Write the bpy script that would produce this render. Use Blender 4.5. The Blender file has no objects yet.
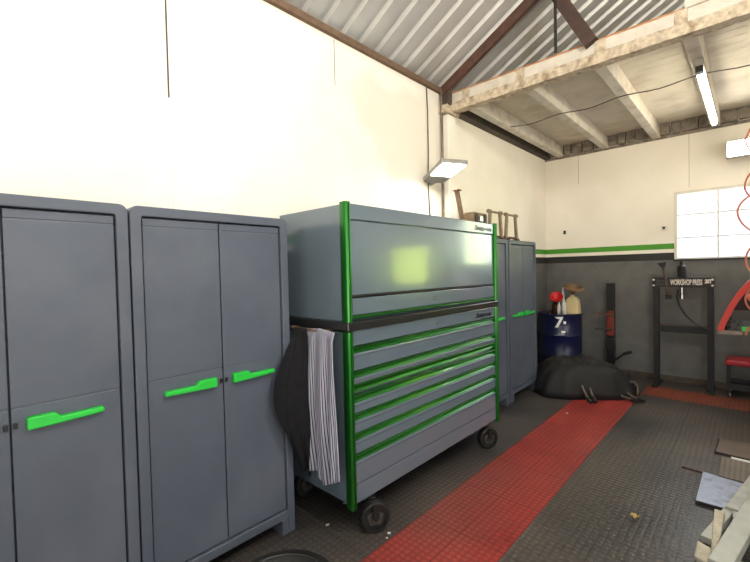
import bpy, bmesh, math, random
from mathutils import Vector, Matrix, noise
random.seed(7)
C = bpy.context.scene.collection
PI = math.pi
V = Vector

# ------------------------------------------------------------------ materials
def nmat(name):
    m = bpy.data.materials.new(name); m.use_nodes = True
    nt = m.node_tree; nt.nodes.clear()
    out = nt.nodes.new('ShaderNodeOutputMaterial')
    return m, nt, out
def lin(c):
    f = lambda v: v/12.92 if v <= .04045 else ((v+.055)/1.055)**2.4
    return tuple(f(v/255) for v in c)+(1,)
def node(nt, t, **kw):
    n = nt.nodes.new(t)
    for k, v in kw.items(): setattr(n, k, v)
    return n
def mat(name, rgb, rough=.5, metal=0, var=.12, scale=6, bump=0, bscale=60, coat=0, spec=.5, detail=4, dirt=None, dirt_amt=0, dscale=3):
    """principled with noise-varied colour and optional bump / dirt spots"""
    m, nt, out = nmat(name)
    p = node(nt, 'ShaderNodeBsdfPrincipled')
    nt.links.new(p.outputs[0], out.inputs[0])
    tc = node(nt, 'ShaderNodeTexCoord')
    nz = node(nt, 'ShaderNodeTexNoise'); nz.inputs['Scale'].default_value = scale; nz.inputs['Detail'].default_value = detail
    nt.links.new(tc.outputs['Object'], nz.inputs['Vector'])
    c = lin(rgb)
    cr = node(nt, 'ShaderNodeValToRGB')
    cr.color_ramp.elements[0].position = .3; cr.color_ramp.elements[1].position = .7
    cr.color_ramp.elements[0].color = tuple(v*(1-var) for v in c[:3])+(1,)
    cr.color_ramp.elements[1].color = tuple(min(1, v*(1+var)) for v in c[:3])+(1,)
    nt.links.new(nz.outputs[0], cr.inputs[0])
    col = cr.outputs[0]
    if dirt:
        n2 = node(nt, 'ShaderNodeTexNoise'); n2.inputs['Scale'].default_value = dscale; n2.inputs['Detail'].default_value = 6
        nt.links.new(tc.outputs['Object'], n2.inputs['Vector'])
        r2 = node(nt, 'ShaderNodeValToRGB'); r2.color_ramp.elements[0].position = .5; r2.color_ramp.elements[1].position = .68
        r2.color_ramp.elements[1].color = (dirt_amt,)*3+(1,)
        nt.links.new(n2.outputs[0], r2.inputs[0])
        mx = node(nt, 'ShaderNodeMix', data_type='RGBA'); mx.inputs[7].default_value = lin(dirt)
        nt.links.new(r2.outputs[0], mx.inputs[0]); nt.links.new(col, mx.inputs[6]); col = mx.outputs[2]
    nt.links.new(col, p.inputs['Base Color'])
    p.inputs['Roughness'].default_value = rough; p.inputs['Metallic'].default_value = metal
    p.inputs['Coat Weight'].default_value = coat; p.inputs['Coat Roughness'].default_value = .08
    p.inputs['Specular IOR Level'].default_value = spec
    if bump:
        n3 = node(nt, 'ShaderNodeTexNoise'); n3.inputs['Scale'].default_value = bscale; n3.inputs['Detail'].default_value = 3
        nt.links.new(tc.outputs['Object'], n3.inputs['Vector'])
        b = node(nt, 'ShaderNodeBump'); b.inputs['Strength'].default_value = bump; b.inputs['Distance'].default_value = .01
        nt.links.new(n3.outputs[0], b.inputs['Height']); nt.links.new(b.outputs[0], p.inputs['Normal'])
    return m
def emis(name, rgb, s):
    m, nt, out = nmat(name)
    e = node(nt, 'ShaderNodeEmission'); e.inputs[0].default_value = tuple(rgb)+(1,); e.inputs[1].default_value = s
    nt.links.new(e.outputs[0], out.inputs[0]); return m
def glass(name, tint, gloss=.08, rough=.02):
    m, nt, out = nmat(name)
    t = node(nt, 'ShaderNodeBsdfTransparent'); t.inputs[0].default_value = tuple(tint)+(1,)
    g = node(nt, 'ShaderNodeBsdfGlossy'); g.inputs['Roughness'].default_value = rough
    x = node(nt, 'ShaderNodeMixShader'); x.inputs[0].default_value = gloss
    nt.links.new(t.outputs[0], x.inputs[1]); nt.links.new(g.outputs[0], x.inputs[2]); nt.links.new(x.outputs[0], out.inputs[0])
    return m

def wall_mat(name, stripes, damp=False):
    """cream painted plaster; paint bands by height (object z = world z)"""
    m, nt, out = nmat(name)
    p = node(nt, 'ShaderNodeBsdfPrincipled'); nt.links.new(p.outputs[0], out.inputs[0])
    tc = node(nt, 'ShaderNodeTexCoord'); sep = node(nt, 'ShaderNodeSeparateXYZ')
    nt.links.new(tc.outputs['Object'], sep.inputs[0])
    nz = node(nt, 'ShaderNodeTexNoise'); nz.inputs['Scale'].default_value = 1.3; nz.inputs['Detail'].default_value = 7
    nt.links.new(tc.outputs['Object'], nz.inputs['Vector'])
    cr = node(nt, 'ShaderNodeValToRGB'); cr.color_ramp.elements[0].position = .35; cr.color_ramp.elements[1].position = .62
    cr.color_ramp.elements[0].color = lin((229, 223, 209)); cr.color_ramp.elements[1].color = lin((238, 233, 221))
    nt.links.new(nz.outputs[0], cr.inputs[0])
    col = cr.outputs[0]
    def ramp_mask(sock, lo, hi):
        mr = node(nt, 'ShaderNodeMapRange'); mr.inputs['From Min'].default_value = lo; mr.inputs['From Max'].default_value = hi
        nt.links.new(sock, mr.inputs[0]); return mr.outputs[0]
    def mix(fac, a, bcol):
        mx = node(nt, 'ShaderNodeMix', data_type='RGBA')
        nt.links.new(fac, mx.inputs[0]); nt.links.new(a, mx.inputs[6])
        if isinstance(bcol, tuple): mx.inputs[7].default_value = bcol
        else: nt.links.new(bcol, mx.inputs[7])
        return mx.outputs[2]
    if damp:   # damp stain patches with their own outline
        for (cx, cy, cz, r, colr, a) in ((-2.38, 2.60, 2.95, .34, (216, 210, 198), .9), (-2.38, 3.05, 2.75, .55, (222, 215, 202), .9), (-2.38, 3.2, 2.35, .5, (224, 217, 203), .8)):
            ds = node(nt, 'ShaderNodeVectorMath', operation='DISTANCE'); ds.inputs[1].default_value = (cx, cy, cz)
            nt.links.new(tc.outputs['Object'], ds.inputs[0])
            ad = node(nt, 'ShaderNodeMath', operation='MULTIPLY_ADD'); ad.inputs[1].default_value = .5; 
            nt.links.new(nz.outputs[0], ad.inputs[0]); nt.links.new(ds.outputs['Value'], ad.inputs[2])
            mk = ramp_mask(ad.outputs[0], r+.27, r+.15)
            ml = node(nt, 'ShaderNodeMath', operation='MULTIPLY'); ml.inputs[1].default_value = a
            nt.links.new(mk, ml.inputs[0])
            col = mix(ml.outputs[0], col, lin(colr))
    if stripes:
        n2 = node(nt, 'ShaderNodeTexNoise'); n2.inputs['Scale'].default_value = 5; n2.inputs['Detail'].default_value = 6
        nt.links.new(tc.outputs['Object'], n2.inputs['Vector'])
        g = node(nt, 'ShaderNodeValToRGB'); g.color_ramp.elements[0].position = .3; g.color_ramp.elements[1].position = .7
        g.color_ramp.elements[0].color = lin((92, 92, 91)); g.color_ramp.elements[1].color = lin((108, 107, 104))
        nt.links.new(n2.outputs[0], g.inputs[0])
        def band(lo, hi, c, col, ends=None):
            a = node(nt, 'ShaderNodeMath', operation='GREATER_THAN'); a.inputs[1].default_value = lo; nt.links.new(sep.outputs[2], a.inputs[0])
            b = node(nt, 'ShaderNodeMath', operation='LESS_THAN'); b.inputs[1].default_value = hi; nt.links.new(sep.outputs[2], b.inputs[0])
            k = node(nt, 'ShaderNodeMath', operation='MULTIPLY'); nt.links.new(a.outputs[0], k.inputs[0]); nt.links.new(b.outputs[0], k.inputs[1])
            return mix(k.outputs[0], col, c)
        col = band(-1, 1.60, g.outputs[0], col)
        col = band(1.584, 1.680, lin((42, 41, 39)), col)
        col = band(1.728, 1.800, lin((74, 148, 42)), col)
    nt.links.new(col, p.inputs['Base Color'])
    p.inputs['Roughness'].default_value = .55; p.inputs['Specular IOR Level'].default_value = .35
    b = node(nt, 'ShaderNodeBump'); b.inputs['Strength'].default_value = .12; b.inputs['Distance'].default_value = .02
    n3 = node(nt, 'ShaderNodeTexNoise'); n3.inputs['Scale'].default_value = 14; n3.inputs['Detail'].default_value = 5
    nt.links.new(tc.outputs['Object'], n3.inputs['Vector']); nt.links.new(n3.outputs[0], b.inputs['Height']); nt.links.new(b.outputs[0], p.inputs['Normal'])
    return m

def stud_mat(name, c0, c1, pitch=.045, dustc=(128, 118, 104), dust=.35, rough=.42, joint=.5):
    """studded rubber tiles: raised coin studs as bump, tile joints, dust patches"""
    m, nt, out = nmat(name)
    p = node(nt, 'ShaderNodeBsdfPrincipled'); nt.links.new(p.outputs[0], out.inputs[0])
    tc = node(nt, 'ShaderNodeTexCoord')
    sc = node(nt, 'ShaderNodeVectorMath', operation='SCALE'); sc.inputs['Scale'].default_value = 1/pitch
    nt.links.new(tc.outputs['Object'], sc.inputs[0])
    fr = node(nt, 'ShaderNodeVectorMath', operation='FRACTION'); nt.links.new(sc.outputs[0], fr.inputs[0])
    sb = node(nt, 'ShaderNodeVectorMath', operation='MULTIPLY'); sb.inputs[1].default_value = (1, 1, 0); nt.links.new(fr.outputs[0], sb.inputs[0])
    ds = node(nt, 'ShaderNodeVectorMath', operation='DISTANCE'); ds.inputs[1].default_value = (.5, .5, 0); nt.links.new(sb.outputs[0], ds.inputs[0])
    mr = node(nt, 'ShaderNodeMapRange'); mr.inputs['From Min'].default_value = .42; mr.inputs['From Max'].default_value = .26
    nt.links.new(ds.outputs['Value'], mr.inputs[0])
    nz = node(nt, 'ShaderNodeTexNoise'); nz.inputs['Scale'].default_value = 1.6; nz.inputs['Detail'].default_value = 7; nz.inputs['Roughness'].default_value = .65
    nt.links.new(tc.outputs['Object'], nz.inputs['Vector'])
    r = node(nt, 'ShaderNodeValToRGB'); r.color_ramp.elements[0].position = .35; r.color_ramp.elements[1].position = .65
    r.color_ramp.elements[0].color = lin(c0); r.color_ramp.elements[1].color = lin(c1); nt.links.new(nz.outputs[0], r.inputs[0])
    n2 = node(nt, 'ShaderNodeTexNoise'); n2.inputs['Scale'].default_value = .8; n2.inputs['Detail'].default_value = 8
    mp = node(nt, 'ShaderNodeMapping'); mp.inputs['Location'].default_value = (3.1, 1.7, 0)
    nt.links.new(tc.outputs['Object'], mp.inputs[0]); nt.links.new(mp.outputs[0], n2.inputs['Vector'])
    r2 = node(nt, 'ShaderNodeValToRGB'); r2.color_ramp.elements[0].position = .42; r2.color_ramp.elements[1].position = .7
    r2.color_ramp.elements[1].color = (dust, dust, dust, 1); nt.links.new(n2.outputs[0], r2.inputs[0])
    mx = node(nt, 'ShaderNodeMix', data_type='RGBA'); mx.inputs[7].default_value = lin(dustc)
    nt.links.new(r2.outputs[0], mx.inputs[0]); nt.links.new(r.outputs[0], mx.inputs[6])
    # stud tops lighter, grooves between them darker
    mv = node(nt, 'ShaderNodeMapRange'); mv.inputs['To Min'].default_value = .72; mv.inputs['To Max'].default_value = 1.12; nt.links.new(mr.outputs[0], mv.inputs[0])
    mu = node(nt, 'ShaderNodeVectorMath', operation='SCALE'); nt.links.new(mx.outputs[2], mu.inputs[0]); nt.links.new(mv.outputs[0], mu.inputs['Scale'])
    # tile joints every .5 m
    s2 = node(nt, 'ShaderNodeVectorMath', operation='SCALE'); s2.inputs['Scale'].default_value = 2.0; nt.links.new(tc.outputs['Object'], s2.inputs[0])
    f2 = node(nt, 'ShaderNodeVectorMath', operation='FRACTION'); nt.links.new(s2.outputs[0], f2.inputs[0])
    se = node(nt, 'ShaderNodeSeparateXYZ'); nt.links.new(f2.outputs[0], se.inputs[0])
    mn = node(nt, 'ShaderNodeMath', operation='MINIMUM'); nt.links.new(se.outputs[0], mn.inputs[0]); nt.links.new(se.outputs[1], mn.inputs[1])
    lt = node(nt, 'ShaderNodeMath', operation='LESS_THAN'); lt.inputs[1].default_value = .012; nt.links.new(mn.outputs[0], lt.inputs[0])
    mj = node(nt, 'ShaderNodeMix', data_type='RGBA'); mj.inputs[7].default_value = tuple(v*joint for v in lin(c0)[:3])+(1,)
    nt.links.new(lt.outputs[0], mj.inputs[0]); nt.links.new(mu.outputs[0], mj.inputs[6])
    nt.links.new(mj.outputs[2], p.inputs['Base Color'])
    rr = node(nt, 'ShaderNodeMapRange'); rr.inputs['To Min'].default_value = rough-.12; rr.inputs['To Max'].default_value = rough+.2
    nt.links.new(n2.outputs[0], rr.inputs[0]); nt.links.new(rr.outputs[0], p.inputs['Roughness'])
    b = node(nt, 'ShaderNodeBump'); b.inputs['Strength'].default_value = .4; b.inputs['Distance'].default_value = .004
    nt.links.new(mr.outputs[0], b.inputs['Height']); nt.links.new(b.outputs[0], p.inputs['Normal'])
    return m

M = {}
M['wall_left'] = wall_mat('cream_wall_banded', True, True)
M['wall_far'] = wall_mat('cream_wall_striped', True)
M['plaster'] = mat('plain_cream_plaster', (232, 226, 212), .6, var=.06)
M['plastic'] = mat('grey_ribbed_plastic', (80, 87, 100), .46, var=.07, scale=3, bump=.14, bscale=260, spec=.45, dirt=(112, 117, 126), dirt_amt=.25, dscale=2.2)
M['handle'] = mat('bright_green_plastic', (36, 190, 62), .4, var=.06)
M['black_plastic'] = mat('black_plastic', (26, 26, 27), .45)
M['paint'] = mat('storm_grey_gloss_paint', (108, 123, 136), .22, metal=.25, var=.04, scale=2, coat=.6, bump=.012, bscale=3)
M['green'] = mat('green_anodised_trim', (30, 114, 36), .3, metal=.75, var=.06, coat=.3)
M['band'] = mat('black_glossy_edge', (34, 34, 36), .28, coat=.4)
M['rubber'] = mat('black_rubber', (30, 30, 30), .65, bump=.1)
M['darkmetal'] = mat('dark_painted_steel', (30, 30, 31), .5, metal=.3, var=.25)
M['chrome'] = mat('bright_steel', (190, 190, 188), .25, metal=1)
M['rust'] = mat('rust_brown_steel', (80, 54, 44), .7, var=.3, scale=14, dirt=(60, 42, 36), dirt_amt=.6)
M['darkrust'] = mat('dark_brown_rusted_steel', (62, 44, 38), .7, var=.3, scale=14)
M['roof'] = mat('galvanised_roof_sheet', (196, 196, 194), .42, metal=.35, var=.07, scale=3, dirt=(168, 164, 158), dirt_amt=.5, dscale=2)
M['whitewood'] = mat('whitewashed_timber', (198, 192, 180), .75, var=.09, scale=9, bump=.3, bscale=40, dirt=(160, 146, 126), dirt_amt=.55, dscale=7)
M['rough'] = mat('rough_flaking_timber', (186, 172, 150), .85, var=.25, scale=26, bump=.9, bscale=45, dirt=(126, 104, 80), dirt_amt=.8, dscale=14)
M['boards'] = mat('white_ceiling_boards', (204, 196, 180), .75, var=.07, scale=5, dirt=(176, 164, 146), dirt_amt=.6, dscale=4)
M['darkwood'] = mat('dark_old_timber', (74, 64, 55), .8, var=.35, scale=18)
M['orange'] = mat('raw_orange_edge', (176, 122, 76), .8, var=.2, scale=20)
M['brick'] = mat('sooty_masonry', (132, 124, 114), .9, var=.3, scale=22, bump=.6, bscale=40, dirt=(72, 66, 60), dirt_amt=.8, dscale=9)
M['brown'] = mat('brown_timber', (104, 82, 64), .75, var=.2, scale=20)
M['floor'] = stud_mat('grey_studded_tiles', (48, 46, 46), (72, 69, 67), pitch=.038, dust=.6, dustc=(114, 104, 94), rough=.36)
M['red'] = stud_mat('red_studded_tiles', (136, 40, 38), (172, 64, 56), pitch=.038, dustc=(124, 84, 74), dust=.6, joint=.6)
M['reddusty'] = stud_mat('dusty_red_tiles', (120, 50, 38), (140, 70, 50), pitch=.038, dustc=(112, 84, 62), dust=.8, joint=.6)
M['cable'] = mat('grey_cable', (70, 66, 60), .6)
M['wire'] = mat('pale_conduit', (210, 204, 190), .6)
M['glow'] = emis('lamp_glow', (1, .95, .85), 26)
M['tube'] = emis('tube_glow', (1, .90, .68), 42)
M['fixture'] = mat('grey_lamp_housing', (150, 148, 142), .5, metal=.2)
M['frame'] = mat('white_window_steel', (214, 210, 200), .5)
M['glass'] = glass('window_glass', (.96, .98, 1.0))
M['lime'] = mat('lime_reflection_paint', (196, 214, 70), .8)
M['drum'] = mat('navy_drum_paint', (14, 22, 62), .35, var=.15, coat=.3, dirt=(24, 26, 44), dirt_amt=.6)
M['white'] = mat('white_paint', (232, 232, 228), .5)
M['redp'] = mat('red_plastic', (190, 24, 30), .4)
M['cream'] = mat('cream_plastic', (206, 188, 142), .5, var=.1)
M['hat'] = mat('brown_funnel', (112, 84, 52), .6, var=.2)
M['bottle'] = mat('silver_white_bottle', (206, 204, 198), .35)
M['brownb'] = mat('dark_brown_bottle', (62, 30, 24), .4)
M['tarp'] = mat('black_tarpaulin', (15, 15, 15), .7, var=.25, scale=5, bump=.2, bscale=30)
M['steel'] = mat('worn_steel_tube', (112, 102, 94), .35, metal=.7, var=.25, scale=20)
M['orangered'] = mat('orange_red_steel', (116, 38, 26), .5, var=.25)
M['redgloss'] = mat('red_gloss_bodywork', (180, 40, 32), .3, var=.12, coat=.5, dirt=(150, 60, 44), dirt_amt=.5, dscale=8)
M['maroon'] = mat('dark_inner_lining', (40, 22, 22), .7)
M['hose'] = mat('orange_air_hose', (184, 104, 84), .4)
M['tan'] = mat('light_hose', (206, 150, 96), .4)
M['cushion'] = mat('red_vinyl_cushion', (150, 18, 34), .45)
M['plate'] = mat('blue_grey_tile', (150, 160, 184), .3, var=.14, scale=14, dirt=(96, 98, 110), dirt_amt=.5, dscale=20)
M['brownplate'] = mat('brown_grey_board', (104, 92, 82), .45, var=.2, scale=8)
M['ribplate'] = stud_mat('ribbed_sheet', (92, 86, 80), (120, 112, 104), pitch=.03)
M['edge'] = mat('dark_plate_edge', (36, 32, 32), .6)
M['beamgrey'] = mat('grey_green_steel', (166, 167, 158), .45, metal=.15, var=.1, scale=10, dirt=(110, 108, 98), dirt_amt=.4)
M['block'] = mat('worn_cream_block', (184, 176, 156), .7, var=.2, scale=24, bump=.4)
M['leaf'] = mat('dry_yellow_leaf', (176, 148, 88), .7)
M['greenedge'] = mat('green_bench_edge', (70, 168, 80), .5)
M['tyre'] = mat('tyre_rubber', (24, 24, 24), .5, var=.2, bump=.2, bscale=40)
M['gunmetal'] = mat('weathered_clamp_metal', (136, 118, 100), .6, metal=.3, var=.3, scale=22)
M['crate'] = mat('brown_box_board', (118, 98, 74), .8, var=.3, scale=14)
M['blackcloth'] = mat('black_cloth', (24, 24, 27), .9, var=.2, scale=20, bump=.15, bscale=300, spec=.2)
M['ground'] = mat('outdoor_paving', (150, 142, 130), .9, var=.15)
M['text'] = mat('dark_badge', (18, 20, 24), .35)
M['textw'] = mat('white_lettering', (214, 208, 198), .6)
def towel_mat():
    m, nt, out = nmat('striped_towel')
    p = node(nt, 'ShaderNodeBsdfPrincipled'); nt.links.new(p.outputs[0], out.inputs[0]); p.inputs['Roughness'].default_value = .95
    uv = node(nt, 'ShaderNodeUVMap'); uv.uv_map = 'UVMap'
    se = node(nt, 'ShaderNodeSeparateXYZ'); nt.links.new(uv.outputs[0], se.inputs[0])
    nz = node(nt, 'ShaderNodeTexNoise'); nz.inputs['Scale'].default_value = 4; nt.links.new(uv.outputs[0], nz.inputs['Vector'])
    ad = node(nt, 'ShaderNodeMath', operation='MULTIPLY_ADD'); ad.inputs[1].default_value = .03
    nt.links.new(nz.outputs[0], ad.inputs[0]); nt.links.new(se.outputs[0], ad.inputs[2])
    ml = node(nt, 'ShaderNodeMath', operation='MULTIPLY'); ml.inputs[1].default_value = 26; nt.links.new(ad.outputs[0], ml.inputs[0])
    fr = node(nt, 'ShaderNodeMath', operation='FRACT'); nt.links.new(ml.outputs[0], fr.inputs[0])
    cr = node(nt, 'ShaderNodeValToRGB'); e = cr.color_ramp.elements
    e[0].position = .0; e[0].color = lin((160, 161, 178)); e[1].position = .5; e[1].color = lin((172, 172, 186))
    a = e.new(.60); a.color = lin((52, 52, 72)); b = e.new(.90); b.color = lin((52, 52, 72)); c = e.new(.97); c.color = lin((160, 161, 178))
    nt.links.new(fr.outputs[0], cr.inputs[0]); nt.links.new(cr.outputs[0], p.inputs['Base Color'])
    n3 = node(nt, 'ShaderNodeTexNoise'); n3.inputs['Scale'].default_value = 90; nt.links.new(uv.outputs[0], n3.inputs['Vector'])
    bm_ = node(nt, 'ShaderNodeBump'); bm_.inputs['Strength'].default_value = .3; bm_.inputs['Distance'].default_value = .01
    nt.links.new(n3.outputs[0], bm_.inputs['Height']); nt.links.new(bm_.outputs[0], p.inputs['Normal'])
    return m
M['towel'] = towel_mat()

# ------------------------------------------------------------------ mesh builder
class MB:
    def __init__(s): s.bm = bmesh.new()
    def box(s, x0, x1, y0, y1, z0, z1):
        v = [s.bm.verts.new((x, y, z)) for x in (x0, x1) for y in (y0, y1) for z in (z0, z1)]
        for f in ((0, 1, 3, 2), (4, 6, 7, 5), (0, 4, 5, 1), (2, 3, 7, 6), (0, 2, 6, 4), (1, 5, 7, 3)): s.bm.faces.new([v[i] for i in f])
        return s
    def bar(s, a, b, w, h, up=(0, 0, 1)):
        """box beam from a to b, width w (sideways) and height h (along up)"""
        a, b = V(a), V(b); d = (b-a).normalized(); sd = d.cross(V(up)).normalized(); u = sd.cross(d)
        vs = []
        for q in (a, b):
            for (i, j) in ((-1, -1), (1, -1), (1, 1), (-1, 1)): vs.append(s.bm.verts.new(q+sd*(i*w/2)+u*(j*h/2)))
        for k in range(4): s.bm.faces.new((vs[k], vs[(k+1) % 4], vs[4+(k+1) % 4], vs[4+k]))
        s.bm.faces.new(vs[:4][::-1]); s.bm.faces.new(vs[4:]); return s
    def prism(s, pts, vec):
        vec = V(vec); a = [s.bm.verts.new(p) for p in pts]; b = [s.bm.verts.new(V(p)+vec) for p in pts]; n = len(a)
        for k in range(n): s.bm.faces.new((a[k], a[(k+1) % n], b[(k+1) % n], b[k]))
        s.bm.faces.new(a[::-1]); s.bm.faces.new(b); return s
    def tube(s, pts, r, n=10, closed=False):
        pts = [V(p) for p in pts]; rs = r if isinstance(r, (list, tuple)) else [r]*len(pts)
        rings = []; prev = None; N = len(pts)
        for i, p in enumerate(pts):
            if closed: t = pts[(i+1) % N]-pts[i-1]
            else: t = pts[min(i+1, N-1)]-pts[max(i-1, 0)]
            t.normalize()
            if prev is None:
                a = V((0, 0, 1)) if abs(t.z) < .9 else V((1, 0, 0)); u = t.cross(a).normalized()
            else: u = (prev-t*prev.dot(t)).normalized()
            prev = u; w = t.cross(u)
            rings.append([s.bm.verts.new(p+(u*math.cos(2*PI*k/n)+w*math.sin(2*PI*k/n))*rs[i]) for k in range(n)])
        for i in range(N if closed else N-1):
            A, B = rings[i], rings[(i+1) % N]
            for k in range(n): s.bm.faces.new((A[k], A[(k+1) % n], B[(k+1) % n], B[k]))
        if not closed: s.bm.faces.new(rings[0][::-1]); s.bm.faces.new(rings[-1])
        return s
    def cyl(s, a, b, r, n=20, r2=None): return s.tube([a, b], [r, r if r2 is None else r2], n)
    def lathe(s, prof, c=(0, 0, 0), n=28, axis=(0, 0, 1)):
        """profile [(r, h)] turned about an axis through c"""
        ax = V(axis).normalized(); a = V((1, 0, 0)) if abs(ax.x) < .9 else V((0, 1, 0)); u = ax.cross(a).normalized(); w = ax.cross(u); c = V(c)
        rings = []
        for (r, h) in prof: rings.append([s.bm.verts.new(c+ax*h+(u*math.cos(2*PI*k/n)+w*math.sin(2*PI*k/n))*max(r, 1e-4)) for k in range(n)])
        for A, B in zip(rings, rings[1:]):
            for k in range(n): s.bm.faces.new((A[k], A[(k+1) % n], B[(k+1) % n], B[k]))
        s.bm.faces.new(rings[0][::-1]); s.bm.faces.new(rings[-1]); return s
    def grid(s, fn, nu, nv, uvname=None):
        g = [[s.bm.verts.new(fn(i/nu, j/nv)) for i in range(nu+1)] for j in range(nv+1)]
        uvl = s.bm.loops.layers.uv.new(uvname) if uvname else None
        for j in range(nv):
            for i in range(nu):
                f = s.bm.faces.new((g[j][i], g[j][i+1], g[j+1][i+1], g[j+1][i]))
                if uvl:
                    for lp, (a, b) in zip(f.loops, ((i, j), (i+1, j), (i+1, j+1), (i, j+1))): lp[uvl].uv = (a/nu, b/nv)
        return s
    def build(s, name, m, parent=None, bevel=0, smooth=False, origin=None, seg=2, recalc=True):
        if recalc: bmesh.ops.recalc_face_normals(s.bm, faces=s.bm.faces)
        off = V((0, 0, 0))
        if origin is not None: off = V(origin)
        elif parent is not None:
            q = parent
            while q is not None: off += q.location; q = q.parent
        bmesh.ops.translate(s.bm, verts=s.bm.verts, vec=-off)
        me = bpy.data.meshes.new(name); s.bm.to_mesh(me); s.bm.free(); me.materials.append(m)
        if smooth:
            for p in me.polygons: p.use_smooth = True
        o = bpy.data.objects.new(name, me); C.objects.link(o)
        if parent is not None: o.parent = parent
        elif origin is not None: o.location = origin
        if bevel:
            b = o.modifiers.new('bevel', 'BEVEL'); b.width = bevel; b.segments = seg; b.limit_method = 'ANGLE'; b.angle_limit = math.radians(40)
            b.harden_normals = False
        if smooth and not (smooth == 'all'):
            try: me.set_sharp_from_angle(angle=math.radians(38))
            except Exception: pass
        return o
def tag(o, label, cat, group=None, kind=None):
    if label: o['label'] = label
    if cat: o['category'] = cat
    if group: o['group'] = group
    if kind: o['kind'] = kind
    return o
def thing(name, label, cat, loc=(0, 0, 0), group=None):
    o = bpy.data.objects.new(name, None); C.objects.link(o); o.location = loc; o.empty_display_size = .1
    return tag(o, label, cat, group)
def struct(o): o['kind'] = 'structure'; return o
def text_mesh(name, body, m, parent, size, loc, rot, width=None, shear=0, bold=.0, depth=.0015):
    cu = bpy.data.curves.new(name, 'FONT'); cu.body = body; cu.size = size; cu.shear = shear; cu.extrude = depth; cu.offset = bold
    t = bpy.data.objects.new(name, cu); C.objects.link(t)
    bpy.context.view_layer.update()
    me = bpy.data.meshes.new_from_object(t.evaluated_get(bpy.context.evaluated_depsgraph_get()))
    bpy.data.objects.remove(t)
    xs = [v.co.x for v in me.vertices]; w = max(xs)-min(xs); k = (width/w) if width else 1
    R = Matrix.Rotation(rot[2], 3, 'Z') @ Matrix.Rotation(rot[0], 3, 'X')
    off = V((0, 0, 0)); q = parent
    while q is not None: off += q.location; q = q.parent
    for v in me.vertices: v.co = R @ V(((v.co.x-min(xs))*k, v.co.y, v.co.z)) + V(loc) - off
    me.materials.clear(); me.materials.append(m)
    o = bpy.data.objects.new(name, me); C.objects.link(o); o.parent = parent; return o
def dup(root, loc, label, group=None):
    r = root.copy(); C.objects.link(r); r.location = loc; r['label'] = label
    if group: r['group'] = group
    for ch in list(root.children):
        c = ch.copy(); C.objects.link(c); c.parent = r
        for g in list(ch.children):
            d = g.copy(); C.objects.link(d); d.parent = c
    return r

# ------------------------------------------------------------------ room shell
XL, YF, XR, YB = -2.38, 6.5, 5.2, -3.6
EAVE = 3.385; SL = .536; XRIDGE = 1.4
struct(MB().box(XL-.2, XR+.2, YB-.2, YF+.2, -.12, 0).build('floor', M['floor']))
struct(MB().box(-30, 30, -30, 30, -.3, -.14).build('ground', M['ground']))
struct(MB().box(XL-.18, XL, YB-.2, YF+.2, 0, EAVE).build('wall_left', M['wall_left']))
# far wall with two window openings
ztop = EAVE+SL*(XRIDGE-XL)
W1 = (-.752, .55, 1.59, 2.455); W2 = (1.28, 2.34, 1.24, 2.02)
b = MB(); xs = sorted([XL, W1[0], W1[1], W2[0], W2[1], XR])
def colz(mb, x0, x1, gaps, y0, y1, top):
    z = 0
    for (a, c) in gaps+[(top, top)]:
        if a > z: mb.box(x0, x1, y0, y1, z, a)
        z = c
for (x0, x1, gaps) in ((XL, W1[0], []), (W1[0], W1[1], [(W1[2], W1[3])]), (W1[1], W2[0], []), (W2[0], W2[1], [(W2[2], W2[3])]), (W2[1], XR, [])):
    colz(b, x0, x1, gaps, YF, YF+.18, EAVE)
b.prism([(XL, YF, EAVE), (XR, YF, EAVE), (XRIDGE, YF, ztop)], (0, .18, 0))
struct(b.build('wall_far', M['wall_far']))
# back wall with a wide roller door opening, right wall with one too (both out of view, they let the daylight in)
b = MB(); colz(b, XL, -1.2, [], YB-.18, YB, EAVE); colz(b, -1.2, 3.6, [(0, 2.3)], YB-.18, YB, EAVE); colz(b, 3.6, XR, [], YB-.18, YB, EAVE)
b.prism([(XL, YB, EAVE), (XR, YB, EAVE), (XRIDGE, YB, ztop)], (0, -.18, 0))
struct(b.build('wall_back', M['plaster']))
b = MB()
for (y0, y1, gaps) in ((YB, -2.2, []), (-2.2, 2.2, [(0, 3.0)]), (2.2, YF, [])):
    z = 0
    for (a, c) in gaps+[(EAVE, EAVE)]:
        if a > z: b.box(XR, XR+.18, y0, y1, z, a)
        z = c
struct(b.build('wall_right', M['plaster']))
# corrugated (box rib) roof, ribs run up the slope
def roof_sheet(x0, z0, x1, z1, name):
    pts = []; y = YB-.1; P = .1925; ph = 1.835 % P
    k0 = math.floor((YB-.1-ph)/P); prof = []
    for k in range(k0, math.ceil((YF+.1-ph)/P)+1):
        c = ph+k*P
        prof += [(c-.022, .032), (c+.022, .032), (c+.04, 0), (c+P-.04, 0)]
    b = MB(); d = V((x1-x0, 0, z1-z0)); nrm = V((-d.z, 0, d.x)).normalized()
    if nrm.z < 0: nrm = -nrm
    A = [b.bm.verts.new(V((x0, yy, z0))+nrm*h) for yy, h in prof]; B = [b.bm.verts.new(V((x1, yy, z1))+nrm*h) for yy, h in prof]
    for i in range(len(A)-1): b.bm.faces.new((A[i], A[i+1], B[i+1], B[i]))
    o = struct(b.build(name, M['roof'], recalc=False))
    s = o.modifiers.new('thick', 'SOLIDIFY'); s.thickness = .0015; s.offset = 1
    return o
zr = EAVE+.03+SL*(XRIDGE+.05-XL)
roof_sheet(XL-.25, EAVE+.03-SL*.25, XRIDGE+.05, zr, 'ceiling')
roof_sheet(XR+.3, zr-SL*(XR+.3-XRIDGE-.05), XRIDGE+.05, zr, 'ceiling_right')
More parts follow.
